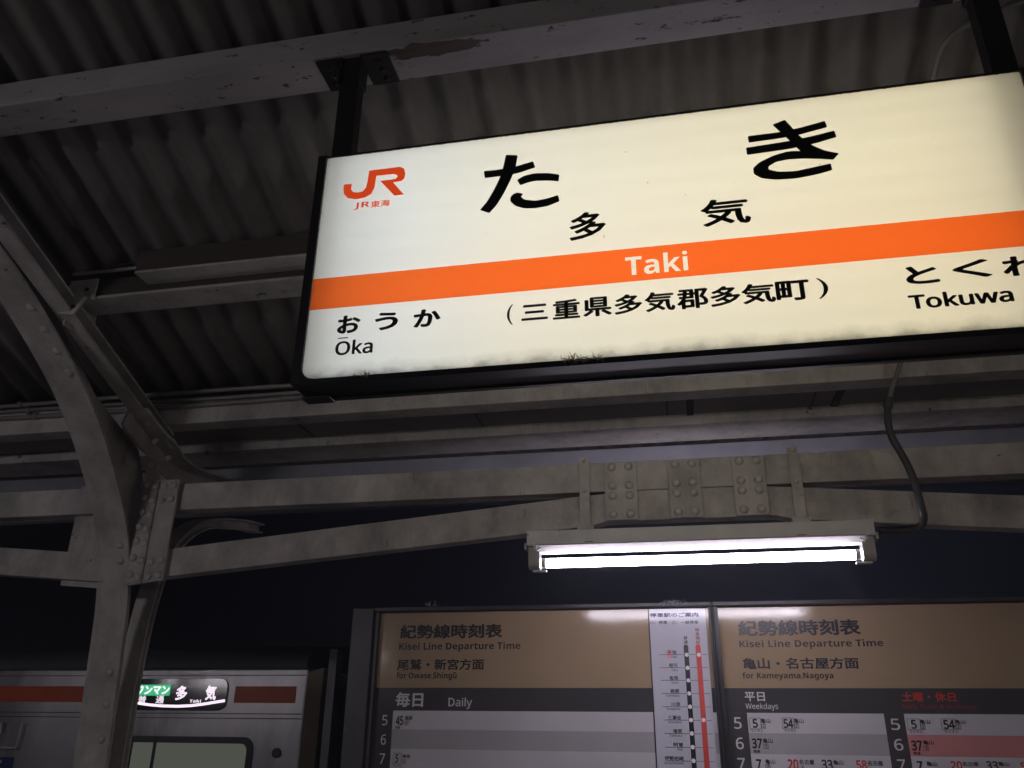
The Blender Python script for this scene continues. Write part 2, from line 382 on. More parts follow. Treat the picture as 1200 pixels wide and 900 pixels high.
# ================================================================== steel column of bent rails
def bez(pts, n=8):
    out = []
    P = [Vector(p) for p in pts]; P = [P[0]*2-P[1]]+P+[P[-1]*2-P[-2]]
    for i in range(1, len(P)-2):
        for k in range(n):
            t = k/n; a, b, c, d = P[i-1], P[i], P[i+1], P[i+2]
            q = .5*((2*b)+(c-a)*t+(2*a-5*b+4*c-d)*t*t+(3*b-a-3*c+d)*t**3); out.append(tuple(q))
    out.append(tuple(P[-2])); return out
CX = -2.475
def make_column(cx, label):
    t = thing('steel_column', label, 'column', (cx, 3.42, 0))
    base = [(-.075, 0), (-.043, -.002), (-.038, -.011), (-.001, -.011), (.012, 0), (.012, .010), (-.02, .026), (-.02, .10), (.0, .105), (.0, .135), (-.064, .135), (-.064, .105), (-.044, .10), (-.044, .026), (-.075, .010)]
    near = bez([(3.42, 0), (3.36, 1.4), (3.325, 1.85), (3.285, 2.2), (3.17, 2.50), (2.87, 2.86), (2.52, 3.115), (2.1, 3.33), (1.5, 3.58)])
    sect = base
    r1 = build('curved_rail', MB().sweep(near, sect, cx), M['steel'], t, label='bent old rail curving up towards the near roof')
    cov = [(.013, -.0005), (.013, .012), (.022, .012), (.022, -.0005), (.090, -.0005), (.090, -.012), (.0, -.012), (.0, -.0005)]
    r3 = build('edge_angle', MB().sweep(near[:-6], cov, cx), M['steel'], t)
    far = bez([(3.55, 0), (3.535, 1.4), (3.53, 1.87), (3.56, 2.21), (3.64, 2.46), (3.88, 2.66), (4.25, 2.755), (4.52, 2.79)])
    build('curved_rail', MB().sweep(far, [(-.066, .0), (.03, .0), (.03, .010), (-.006, .012), (-.006, .045), (.022, .047), (.022, .056), (-.045, .056), (-.045, .047), (-.018, .045), (-.018, .012), (-.055, .010)], cx), M['steel'], t, label='bent old rail curving away to the far roof')
    # rafters under the roof
    rz = lambda y: roof_z(y)-.142
    raf = MB().prismx([(1.0, rz(1.0)), (3.30, rz(3.30)-.0), (3.30, rz(3.3)-.075), (1.0, rz(1.0)-.075)], cx+.105, cx+.115)
    raf.prismx([(1.0, rz(1.0)-.062), (3.28, rz(3.28)-.062), (3.28, rz(3.28)-.074), (1.0, rz(1.0)-.074)], cx+.1155, cx+.175)
    raf.prismx([(1.0, rz(1.0)), (3.28, rz(3.28)), (3.28, rz(3.28)-.011), (1.0, rz(1.0)-.011)], cx+.1155, cx+.175)
    ra = build('rafter', raf, M['steel'], t)
    elbow = bez([(3.02, rz(3.02)-.07), (3.17, 2.90), (3.255, 2.885), (3.36, 2.835), (3.55, 2.83), (3.79, 2.865)], 6)
    el_ = build('rafter_elbow', MB().sweep(elbow, [(0, .0), (.10, .0), (.10, .012), (.012, .012), (.012, .09), (0, .09)], cx+.105), M['steel'], t)
    for p in ((cx+.16, 3.10, 2.92), (cx+.16, 3.17, 2.855), (cx+.155, 3.245, 2.795), (cx+.19, 3.245, 2.795)): stud('rivet', RIVET, p, el_, (math.radians(-30), 0, 0))
    # web plate filling the fork between rail and rafter
    fork = [(y, z) for y, z in near if 2.2 < z < 3.16]
    poly = [(y+.02, z) for y, z in fork]+[(2.75, rz(2.75)-.08), (3.27, rz(3.27)-.08), (3.36, 2.70), (3.36, 2.2)]
    build('web_plate', MB().prismx(poly, cx+.0, cx+.01), M['steel'], t)
    g0, g1 = cx+.092, cx+.275
    gp = build('gusset_plate', MB().prism([(g0, 2.215), (g1, 2.235), (g1, 2.69), (g0+.07, 2.69), (g0+.045, 2.80), (g0, 2.80)], 3.236, 3.25), M['steel'], t, bevel=.002)
    ga = build('corner_angle', MB().box(g0+.012, g0+.085, 3.228, 3.2355, 2.225, 2.69), M['steel'], t, bevel=.003)
    spots = []
    for k, z in enumerate((2.262, 2.335, 2.41, 2.475, 2.54, 2.605, 2.668)):
        spots += [(g0+.028, 3.228, z), (g0+.068, 3.228, z-.012)]
    for p in spots: stud('rivet', RIVET, p, ga)
    for p in ((g0+.112, 3.236, 2.252), (g0+.160, 3.236, 2.258), (g0+.112, 3.236, 2.318), (g0+.160, 3.236, 2.324),
              (g0+.110, 3.236, 2.592), (g0+.158, 3.236, 2.598), (g0+.110, 3.236, 2.658), (g0+.158, 3.236, 2.662), (g0+.022, 3.236, 2.765)): stud('rivet', RIVET, p, gp)
    build('gusset_plate', MB().prism([(cx-.28, 2.235), (cx-.03, 2.215), (cx-.03, 2.70), (cx-.28, 2.70)], 3.30, 3.313), M['steel'], t, bevel=.002)
    def on_rail(k, z):
        q = min(range(1, len(near)-1), key=lambda i: abs(near[i][k]-z)); a, b = near[q-1], near[q+1]
        d = Vector((b[0]-a[0], b[1]-a[1])).normalized(); p = near[q]; e_ = (z-p[k])/(d[k]); p = (p[0]+d.x*e_, p[1]+d.y*e_)
        n_ = (d.y, -d.x)
        stud('rivet', RIVET, (cx+.052, p[0]-n_[0]*.012, p[1]-n_[1]*.012), r3, (math.atan2(n_[1], n_[0]), 0, 0))
    for z in (1.45, 1.60, 1.735, 1.865, 2.33, 2.395): on_rail(1, z)
    for y in (2.42, 2.51, 2.60, 2.69): on_rail(0, y)
    # cleat that carries the second purlin
    yb, zb = 2.50, 3.18
    cl = build('purlin_cleat', MB().box(cx+.118, cx+.128, 2.515, 2.68, 3.13, 3.30).box(cx+.129, cx+.255, 2.495, 2.503, 3.222, 3.318), M['steel'], t, bevel=.002)
    build('cleat_face', MB().prism([(cx+.12, 3.16), (cx+.19, 3.15), (cx+.235, 3.225), (cx+.15, 3.30), (cx+.10, 3.24)], 2.478, 2.487), M['steel'], t, bevel=.002)
    for p in ((cx+.145, 2.478, 3.24), (cx+.185, 2.478, 3.185)): stud('bolt', BOLT, p, cl)
    stud('bolt', BOLT, (cx+.215, 2.495, 3.27), cl)
    return t
make_column(CX, 'grey riveted column of bent rails forking into two curved arms')
make_column(2.62, 'grey riveted bent rail column right of the timetables')

# ================================================================== roof girders
GY0, GY1 = 3.262, 3.334
def make_girder(x0, x1, label, splice=False):
    xm = (x0+x1)/2; t = thing('roof_girder', label, 'girder', (xm, 3.3, 2.24), 'riveted girders between the columns')
    build('upper_chord', MB().box(x0, x1, GY0, GY1, 2.553, 2.676), M['steel'], t, bevel=.003)
    a = .39
    zl = 2.24
    bot = [(x0, zl), (xm-a, 2.412), (xm-a*.85, 2.428), (xm+a*.85, 2.428), (xm+a, 2.412), (x1, zl)]
    top = [(x1, zl+.122), (xm+a*1.02, 2.540), (xm+a*.6, 2.551), (xm-a*.6, 2.551), (xm-a*1.02, 2.540), (x0, zl+.122)]
    build('lower_chord', MB().prism(bot+top, GY0+.001, GY1-.001), M['rough_steel'], t, bevel=.003)
    if splice:
        for p0, p1 in ((709, 747), (784, 822), (860, 899)):
            X0 = at(p0, 575, GY0).x; X1 = at(p1, 575, GY0).x
            pl = build('splice_plate', MB().box(X0, X1, GY0-.011, GY0-.0005, 2.430, 2.672), M['steel'], t, bevel=.002)
            for fx in (.24, .76):
                for fz in (.10, .415, .585, .915): stud('rivet', RIVET, (X0+(X1-X0)*fx, GY0-.011, 2.430+.242*fz), pl)
    return t
gx0 = CX+.075; gx1 = 2.62-.075+.06
make_girder(gx0, 2.52, 'riveted grey girder with three splice plates above the lit tube', True)
make_girder(-7.4, CX-.04, 'grey girder running left from the curved column')
make_girder(2.66, 7.4, 'grey girder running on right beyond the timetables')

# ================================================================== fluorescent lamp
LX0 = at(620, 630, 3.3).x; LX1 = at(1021, 620, 3.3).x; LXM = (LX0+LX1)/2; LY = 3.285
def make_lamp(tube_mat, label):
    t = thing('fluorescent_lamp', label, 'lamp', (LXM, LY, 2.26), 'platform tube lamps')
    ys, yn = LY-.045, LY+.045
    hs = build('housing', MB().box(LX0, LX1, ys, yn, 2.338, 2.396), M['lampwhite'], t, bevel=.003)
    for f in (.19, .80): build('clip_slot', MB().box(LX0+(LX1-LX0)*f-.016, LX0+(LX1-LX0)*f+.016, ys-.0015, ys-.0005, 2.343, 2.346), M['frame'], hs)
    tr = MB().prismx([(LY-.044, 2.337), (LY-.022, 2.312), (LY+.022, 2.312), (LY+.044, 2.337)], LX0+.035, LX1-.035)
    build('reflector', tr, M['lampwhite'], t, bevel=.002)
    tz = 2.272
    for x, s in ((LX0, 1), (LX1, -1)):
        pr = [(LY-.026, 2.337), (LY-.026, tz)]+[(LY-.026*math.cos(a), tz-.026*math.sin(a)) for a in [math.pi*k/10 for k in range(1, 10)]]+[(LY+.026, tz), (LY+.026, 2.337)]
        so = build('lampholder', MB().prismx(pr, min(x+.004*s, x+.05*s), max(x+.004*s, x+.05*s)), M['socket'], t, bevel=.002)
        build('spring_clip', MB().box(min(x+.02*s, x+.075*s), max(x+.02*s, x+.075*s), LY-.012, LY+.012, tz-.034, tz-.027), M['lampwhite'], so)
        build('end_hook', MB().tube([(x+.03*s, LY-.05, 2.348), (x+.032*s, LY-.055, 2.325), (x+.045*s, LY-.05, 2.315), (x+.058*s, LY-.044, 2.325)], .0035, 6), M['lampwhite'], so)
        build('end_cap', MB().box(min(x-.012*s, x-.0005*s), max(x-.012*s, x-.0005*s), LY-.03, LY+.03, 2.325, 2.35), M['socket'], hs)
    build('tube', MB().tube([(LX0+.051, LY, tz), (LX1-.051, LY, tz)], 0.0185, 16), tube_mat, t, smooth=True)
    for x0 in (LX0+.055, LX1-.075): build('tube_collar', MB().tube([(x0, LY, tz), (x0+.018, LY, tz)], .0205, 16), M['lampwhite'], t, smooth=True)
    for px in (685, 935):
        X = at(px, 575, 3.25).x
        st = build('hanging_strap', MB().box(X-.021, X+.021, 3.2500, 3.2565, 2.405, 2.70).box(X-.034, X+.034, 3.246, 3.30, 2.3965, 2.4155), M['steel'], t, bevel=.0015)
        for z in (2.685, 2.555): stud('bolt', BOLT2, (X, 3.2500, z), st)
    return t
BOLT2 = BOLT.copy(); BOLT2.materials.clear(); BOLT2.materials.append(M['steel'])
make_lamp(M['tube'], 'lit white fluorescent tube lamp hung under the riveted girder')
back = make_lamp(M['backtube'], 'lit tube lamp on the camera side, far left')  # out of view, added for soft even fill on roof and steel
back.location = (-4.6, -2.0, 2.5)
back2 = copy_tree(back); back2.location = (5.7, -2.0, 2.5); back2['label'] = 'lit tube lamp on the camera side, far right'
side = copy_tree(back); side.location = (-7.0, 3.285, 2.26); side['label'] = 'unseen tube lamp added in the bay left of the curved column'  # out of view, added to brighten the train side
for ch in side.children:
    if ch.name.startswith('tube') and 'collar' not in ch.name:
        ch.data = ch.data.copy(); ch.data.materials.clear(); ch.data.materials.append(M['sidetube'])

# ================================================================== station sign
SY = 1.75; SYB = 1.845; SX = .8977; SZ0, SZ1 = 2.457, 3.142
SG = thing('station_sign', 'large backlit white station name sign with orange band', 'sign', (0, (SY+SYB)/2, SZ0))
M['boxwhite'] = flat('white box lining', (.8, .8, .78), .7)
hm = MB()
hm.box(-SX-.026, -SX-.001, SY-.006, SYB+.006, SZ0-.012, SZ1+.006)
hm.box(SX+.001, SX+.026, SY-.006, SYB+.006, SZ0-.012, SZ1+.006)
hm.box(-SX-.001, SX+.001, SY-.004, SYB+.004, SZ0-.016, SZ0-.001)
hm.box(-SX-.001, SX+.001, SY+.001, SYB+.004, SZ1+.001, SZ1+.008)
for s_ in (-1, 1):      # the rounded lower corners of the opening
    r_ = .032; xo = s_*SX
    hm.prism([(xo+s_*.0005, SZ0-.0005)]+[(xo-s_*(r_-r_*math.sin(a)), SZ0+r_-r_*math.cos(a)) for a in [math.pi/2*k/8 for k in range(9)]], SY-.004, SY-.0006)
hs = build('housing', hm, M['black'], SG, bevel=.002)
build('lining', MB().box(-SX, SX, SY+.006, SYB-.006, SZ0-.0008, SZ0).box(-SX, SX, SY+.006, SYB-.006, SZ1, SZ1+.0008)
      .box(-SX-.0008, -SX, SY+.006, SYB-.006, SZ0, SZ1).box(SX, SX+.0008, SY+.006, SYB-.006, SZ0, SZ1), M['boxwhite'], hs)
build('drip_rail', MB().box(-SX+.02, SX-.02, SYB-.010, SYB+.008, SZ0-.021, SZ0-.0165), M['black'], hs, bevel=.002)
for s in (-1, 1):
    build('corner_cap', MB().box(min(s*(SX-.05), s*(SX+.027)), max(s*(SX-.05), s*(SX+.027)), SYB-.03, SYB+.012, SZ0-.024, SZ0-.0165), M['black'], hs, bevel=.002)
M['acrylic'] = acrylic('white backlit acrylic', (.88, .86, .78), (SZ0-SZ0, SZ1-SZ0))
M['orange'] = acrylic('orange backlit film', (.98, .165, .028))
zs0 = at(780, 326.3, SY).z; zs1 = at(780, 287.2, SY).z
def round_lower(x0, x1, z0, z1, r):
    p = []
    for k in range(7):
        a = math.pi+math.pi/2*k/6; p.append((x0+r+r*math.cos(a), SY, z0+r+r*math.sin(a)))
    for k in range(7):
        a = 1.5*math.pi+math.pi/2*k/6; p.append((x1-r+r*math.cos(a), SY, z0+r+r*math.sin(a)))
    return p+[(x1, SY, z1), (x0, SY, z1)]
def round_upper(x0, x1, z0, z1, r):
    p = [(x0, SY, z0), (x1, SY, z0)]
    for k in range(7):
        a = math.pi/2*k/6; p.append((x1-r+r*math.cos(a), SY, z1-r+r*math.sin(a)))
    for k in range(7):
        a = math.pi/2+math.pi/2*k/6; p.append((x0+r+r*math.cos(a), SY, z1-r+r*math.sin(a)))
    return p
fm = MB().face(round_lower(-SX, SX, SZ0, zs0, .02)).face(round_upper(-SX, SX, zs1, SZ1, .006))
face = build('face_panel', fm, M['acrylic'], SG)
bk = MB().face([(-SX, SYB, SZ0), (SX, SYB, SZ0), (SX, SYB, SZ1), (-SX, SYB, SZ1)])
build('back_panel', bk, M['acrylic'], SG, label='white panel on the far side of the sign')
# corner blanking behind the rounded panel corners
# orange band with the romaji left out as holes, letters filled in white
def band():
    P = at(733.5, 323.4, SY); Q = at(805, 293.5, SY)
    v, f = glyphs(sans('Taki', True), 0, 6)
    x0 = min(a[0] for a in v); x1 = max(a[0] for a in v); z0 = min(a[1] for a in v); z1 = max(a[1] for a in v)
    sx = (Q.x-P.x)/(x1-x0); sz = (Q.z-P.z)/(z1-z0)
    lv = [(P.x+(a-x0)*sx, P.z+(b-z0)*sz) for a, b in v]
    build('romaji_lettering', MB().add([(a, SY, b) for a, b in lv], f), M['acrylic'], SG)
    # boundary loops of the letters
    cnt = {}
    for q in f:
        for i in range(len(q)):
            a, b = q[i], q[(i+1) % len(q)]; k = (min(a, b), max(a, b)); cnt[k] = cnt.get(k, 0)+1
    nb = {}
    for (a, b), n in cnt.items():
        if n == 1: nb.setdefault(a, []).append(b); nb.setdefault(b, []).append(a)
    loops = []; seen = set()
    for s in nb:
        if s in seen: continue
        lp = [s]; seen.add(s); prev = None; cur = s
        while True:
            nx = [q for q in nb[cur] if q != prev and q not in seen]
            if not nx: break
            prev, cur = cur, nx[0]; seen.add(cur); lp.append(cur)
        if len(lp) > 2: loops.append([lv[i] for i in lp])
    cu = bpy.data.curves.new('band', 'CURVE'); cu.dimensions = '2D'; cu.fill_mode = 'FRONT'
    rect = [(-SX, zs0), (SX, zs0), (SX, zs1), (-SX, zs1)]
    for lp in [rect]+loops:
        sp = cu.splines.new('POLY'); sp.points.add(len(lp)-1); sp.use_cyclic_u = True
        for p, (a, b) in zip(sp.points, lp): p.co = (a, b, 0, 1)
    o = bpy.data.objects.new('band', cu); col.objects.link(o)
    dg = bpy.context.evaluated_depsgraph_get(); dg.update(); ev = o.evaluated_get(dg); me = ev.to_mesh()
    mb = MB().add([(a.co.x, SY, a.co.y) for a in me.vertices], [tuple(p.vertices) for p in me.polygons]); ev.to_mesh_clear()
    bpy.data.objects.remove(o); bpy.data.curves.remove(cu)
    build('line_band', mb, M['orange'], SG)
band()
# lettering on the panel
def ppoly(mb, pts, ox, oy, sc_, dy, th=.0012):
    P = [at(ox+x/sc_, oy+y/sc_, SY) for x, y in pts]
    mb.prism([(p.x, p.z) for p in P], SY-dy-th, SY-dy)
def rounded(pts, r=.22):
    "clip the corners of a traced outline a little"
    out = []; n = len(pts)
    for i in range(n):
        a, b, c = Vector(pts[i-1]), Vector(pts[i]), Vector(pts[(i+1) % n])
        u = (a-b); v = (c-b)
        if u.normalized().dot(v.normalized()) > -.75:
            k = min(5, u.length*r); l = min(5, v.length*r); p = b+u.normalized()*k; q = b+v.normalized()*l
            out += [tuple(p), tuple((p+q+b*2)/4), tuple(q)]
        else:
            out += [tuple((a+6*b)/7), tuple((c+6*b)/7)]
    return out
TA = [[(702, 79), (760, 74), (845, 58), (918, 36), (928, 62), (850, 88), (770, 101), (706, 109)],
      [(799, 8), (851, 10), (842, 60), (822, 112), (790, 176), (758, 228), (726, 263), (685, 250), (716, 214), (748, 160), (773, 108), (789, 56)],
      [(848, 118), (880, 100), (925, 89), (985, 88), (1034, 95), (1030, 124), (985, 120), (925, 122), (892, 130), (862, 141)],
      [(850, 174), (874, 179), (865, 192), (880, 205), (930, 210), (980, 200), (1028, 185), (1035, 211), (985, 232), (930, 242), (880, 243), (840, 232), (819, 213), (819, 194), (832, 180)]]
km = MB()
for i, s in enumerate(TA): ppoly(km, rounded(s), 380, 180, 3.75, .0012+.0002*i)
build('name_kana', km, M['ink'], SG)
KI = [[(763, 142), (890, 126), (980, 107), (1081, 79), (1091, 104), (970, 137), (890, 151), (767, 168)],
      [(756, 190), (930, 163), (1030, 142), (1120, 119), (1130, 145), (1040, 172), (930, 195), (760, 219)],
      [(865, 95), (916, 75), (937, 97), (975, 140), (1025, 178), (1080, 202), (1140, 213), (1117, 239), (1040, 234), (985, 208), (940, 164), (900, 127)],
      [(1010, 203), (930, 205), (870, 222), (812, 250), (785, 275), (788, 298), (820, 316), (880, 322), (960, 317), (1050, 300), (1112, 282), (1106, 255), (1040, 270), (960, 287), (890, 290), (848, 280), (850, 266), (880, 248), (930, 238), (1000, 234), (1062, 236), (1050, 212)]]
km = MB()
for i, s in enumerate(KI): ppoly(km, rounded(s), 660, 120, 3.529, .0012+.0002*i)
build('name_kana', km, M['ink'], SG)
def sign_text(name, items):
    mb = MB()
    for t_, a, b, bold in items: px_text(mb, t_, a, b, SY, .0012, bold, 4)
    build(name, mb, M['ink'], SG)
sign_text('name_kanji', [('多', (667.5, 283), (709.5, 246.5), .024)])
sign_text('name_kanji', [('気', (822.5, 267), (877, 230), .024)])
for t_ in (('お', (394.5, 392), (423.5, 368.5), .035), ('う', (438.5, 388.2), (467.5, 365), .035), ('か', (484, 384.7), (517, 361), .035),
           ('と', (1063, 334.5), (1097.5, 310), .032), ('く', (1118, 328), (1158.5, 303), .028), ('わ', (1177, 325), (1218, 298), .032)):
    sign_text('next_station_kana', [t_])
sign_text('next_station_romaji', [('Oka', (392.3, 417.2), (438, 396.4), .022), ('-', (396.3, 397.4), (408, 395.2), 0)])
sign_text('next_station_romaji', [('Tokuwa', (1066.5, 363.2), (1184.5, 335.8), .03)])
am = MB()
chars = '三重県多気郡多気町'
xs = [(611, 642), (648, 679.5), (683.5, 716.5), (720.5, 752), (756, 790), (794, 829), (833.5, 866.5), (870, 907), (910.5, 947)]
for ch, (a, b) in zip(chars, xs):
    mid = (a+b)/2; yb = 377.6-(mid-626)*.0795
    h = 24.5+(mid-626)*.006
    px_text(am, ch, (a, yb+.6-(ch == '三')*1.5), (b, yb-h+(ch == '三')*2.5), SY, .0012, .028, 4)
px_text(am, '(', (594, 381.2), (601.5, 357), SY, .0012, 0, 4)
px_text(am, ')', (959.5, 350.5), (968.5, 325.5), SY, .0012, 0, 4)
build('address_lettering', am, M['ink'], SG)
JR = [(88, 138), (122, 135), (119, 160), (128, 171), (150, 173), (170, 168), (184, 152), (190, 130), (199, 77), (335, 60), (352, 68), (357, 90), (353, 110), (340, 122), (303, 128),
      (350, 181), (309, 186), (247, 122), (300, 116), (316, 112), (323, 103), (320, 95), (305, 91), (230, 99), (222, 150), (208, 178), (180, 194), (140, 202), (105, 197), (88, 180), (85, 160)]
jm = MB(); ppoly(jm, JR, 380, 180, 3.75, .0012)
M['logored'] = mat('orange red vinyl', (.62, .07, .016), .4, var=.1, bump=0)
_p = M['logored'].node_tree.nodes['Principled BSDF']; _p.inputs['Emission Color'].default_value = c4((.62, .055, .010)); _p.inputs['Emission Strength'].default_value = .85  # own emission stands in for the sign's backlight through the vinyl
build('logo', jm, M['logored'], SG)
qm = MB()
px_text(qm, 'JR', (414.8, 246.4), (433.8, 236), SY, .0012, .017, 4)
px_text(qm, '東海', (434.2, 244.2), (457.5, 233.6), SY, .0012, .022, 4)
build('company_lettering', qm, M['logored'], SG)
# inner tubes; the ramp paints the sign's uneven glow into their colour
tube_ = emit('sign tube', (1, 1, 1), SIGNTUBE); tn = tube_.node_tree; tp = tn.nodes['Principled BSDF']
t_ = tn.nodes.new('ShaderNodeTexCoord'); sp_ = tn.nodes.new('ShaderNodeSeparateXYZ'); mr_ = tn.nodes.new('ShaderNodeMapRange')
mr_.inputs['From Min'].default_value = -.88; mr_.inputs['From Max'].default_value = .88
tn.links.new(t_.outputs['Object'], sp_.inputs[0]); tn.links.new(sp_.outputs['X'], mr_.inputs['Value'])
tn.links.new(ramp(tn, mr_.outputs[0], [(0, (.64, .70, .78, 1)), (.12, (.86, .92, .99, 1)), (.30, (.98, .96, .88, 1)), (.52, (1, .945, .80, 1)), (.85, (.96, .875, .65, 1)), (1, (.82, .74, .56, 1))]), tp.inputs['Emission Color'])
ym = (SY+SYB)/2
for k in range(10):
    z = SZ0+.032+(SZ1-SZ0-.064)*k/9
    build('inner_tube', MB().tube([(-.862, ym, z), (-.2, ym, z), (.2, ym, z), (.835, ym, z)], .0115 if k in (0, 9) else .012, 10), tube_, SG, smooth=True)
# hangers
for pl, pr, py in ((392.5, 415, 180), (1158, 1190, 84)):
    X0 = at(pl, py, ym).x; X1 = at(pr, py, ym).x; xc = (X0+X1)/2
    h = build('hanger', MB().box(X0, X1, ym-.022, ym+.022, SZ1+.0125, 3.5365), M['hanger'], SG, bevel=.002)
    for s in (-1, 1):
        bpl = build('bracket_plate', MB().box(min(xc+s*.028, xc+s*.115), max(xc+s*.028, xc+s*.115), 1.768, 1.892, 3.527, 3.5365)
                    .box(min(xc+s*.0265, xc+s*.034), max(xc+s*.0265, xc+s*.034), ym-.03, ym+.03, 3.44, 3.526), M['hanger'], h, bevel=.0015)
        for yy in (1.795, 1.83, 1.868): stud('bolt', BOLT, (xc+s*.08, yy, 3.527), bpl, (math.radians(90), 0, 0))

# ================================================================== cables
cpts = [(1058, 415), (1053, 432), (1046, 452), (1041.5, 470)]
cb = thing('power_cable', 'black flexible cable snaking from grey conduit down to the lit lamp', 'cable', at(1083, 614, 3.2))
build('conduit_stub', MB().tube([at(x, y, 3.16) for x, y in cpts], .009, 10), M['conduit'], cb, smooth=True)
build('coupling', MB().tube([at(1042.2, 466, 3.16), at(1040.5, 477, 3.165)], .018, 12), M['rubber'], cb)
fl = [(1041, 472), (1040, 485), (1041.5, 500), (1046, 514), (1054, 528), (1063, 544), (1070, 560), (1075.5, 577), (1080, 594), (1082.5, 606), (1080, 615), (1070, 620), (1050, 622), (1030, 622)]
fz = [3.165]*9+[3.18, 3.24, 3.30, 3.32, 3.31]
fp = bez([tuple(at(x, y, d)) for (x, y), d in zip(fl, fz)], 4)
build('flexible_sheath', MB().tube(fp, .0135, 12), M['rubber'], cb, smooth=True)
def under_roof(x, y):
    d = _r*((x-600)/FPX) - _u*((y-450)/FPX) + _f
    return at(x, y, (RC-1.65)/(d.z/d.y+RS)-.02)
c2 = [(1094, 92), (1097, 78), (1101, 64), (1108, 50), (1122, 36), (1145, 24), (1165, 17), (1178, 9), (1192, 2), (1225, -8)]
tag(build('cable', MB().tube(bez([tuple(under_roof(x, y)) for x, y in c2], 4), .009, 8), M['conduit'], smooth=True),
    'thin grey cable looping behind the right hanger of the station sign', 'cable')

# ================================================================== timetable boards
BY = 4.10
def bpx(x, y): p = at(x, y, BY); return p.x, p.z
def sheet_mat(name, base, rough=.11):
    m, nt, p = new_mat(name)
    c = ramp(nt, noise(nt, 2.5, 5, .6), [(.3, c4([x*.88 for x in base])), (.7, c4(base))])
    nt.links.new(c, p.inputs['Base Color']); p.inputs['Roughness'].default_value = rough
    b = nt.nodes.new('ShaderNodeBump'); b.inputs['Strength'].default_value = .13; b.inputs['Distance'].default_value = .002
    nt.links.new(noise(nt, 22, 7, .72, stretch=(3, 1, .5)), b.inputs['Height'])
    nt.links.new(ramp(nt, noise(nt, 7, 6, .7, stretch=(1, 1, .6)), [(.3, g(rough*.5)), (.7, g(rough*1.6))]), p.inputs['Roughness']); nt.links.new(b.outputs[0], p.inputs['Normal'])
    return m
M['brown'] = sheet_mat('ochre print', (.39, .285, .185)); M['band'] = sheet_mat('charcoal print', (.072, .07, .074))
M['row'] = sheet_mat('white print', (.62, .60, .64)); M['row2'] = sheet_mat('grey print', (.43, .42, .44)); M['pink'] = sheet_mat('pink print', (.62, .26, .26))
M['poster'] = sheet_mat('pale poster paper', (.60, .60, .68)); M['hair'] = flat('grey hairline', (.13, .13, .15))
DX = {}
ZT = bpx(600, 716.5)[1]; ZB = .62
def frame(t, x0, x1, l, r):
    "frame of stiles and rails round the sheet x0..x1, with stile widths l and r, on two legs"
    y0, y1 = BY-.035, BY+.05
    build('frame_stile', MB().box(x0-l, x0-.022, y0-.02, y1, 0.0, ZT+.022), M['frame'], t, bevel=.004)
    build('frame_stile', MB().box(x1+.012, x1+r, y0-.02, y1, 0.0, ZT+.022), M['frame'], t, bevel=.004)
    build('frame_lip', MB().box(x0-.0215, x0, y0, y1-.03, ZB, ZT+.004), M['frame'], t, bevel=.002)
    build('frame_lip', MB().box(x1, x1+.0115, y0, y1-.03, ZB, ZT+.004), M['frame'], t, bevel=.002)
    build('frame_rail', MB().box(x0-.0215, x1+.0115, y0-.012, y1, ZT+.0045, ZT+.024), M['frame'], t, bevel=.003)
    build('frame_rail', MB().box(x0-.0215, x1+.0115, y0-.012, y1, ZB-.03, ZB-.0005), M['frame'], t, bevel=.003)
    build('back_board', MB().box(x0-.02, x1+.011, BY+.004, BY+.03, ZB, ZT+.004), M['soffit'], t)
xL0 = bpx(447, 720)[0]; xL1 = bpx(830, 716)[0]; xR0 = bpx(840.5, 714)[0]; xR1 = xR0+(xL1-xL0)
B1 = thing('timetable_board', 'glossy timetable board for Owase and Shingu with a narrow stop map strip', 'timetable board', ((xL0+xL1)/2, BY, 0), 'departure timetable boards')
B2 = thing('timetable_board', 'glossy timetable board for Kameyama and Nagoya with pink holiday row', 'timetable board', ((xR0+xR1)/2, BY, 0), 'departure timetable boards')
frame(B1, xL0, xL1, .135, .020); frame(B2, xR0, xR1, .022, .135)
zH = bpx(600, 806)[1]; zB_ = bpx(600, 833.3)[1]; zr = [bpx(500, y)[1] for y in (833.3, 856.9, 878.3)]; rh = (zr[0]-zr[2])/2
zH2 = bpx(1000, 806.4)[1]; zB2 = bpx(1000, 835.9)[1]; rh2 = bpx(1000, 835.9)[1]-bpx(1000, 860.2)[1]
def rect(mb, x0, x1, z0, z1, y): mb.face([(x0, y, z0), (x1, y, z0), (x1, y, z1), (x0, y, z1)])
def part_rects(name, rects, m, parent, y=BY):
    mb = MB()
    for r in rects: rect(mb, *r, y)
    return build(name, mb, m, parent)
def rows_of(ztop, h, parity):
    out = []; z = ztop; k = 0
    while z-h > ZB:
        if k % 2 == parity: out.append((z-h, z))
        z -= h; k += 1
    if k % 2 == parity: out.append((ZB, z))
    return out
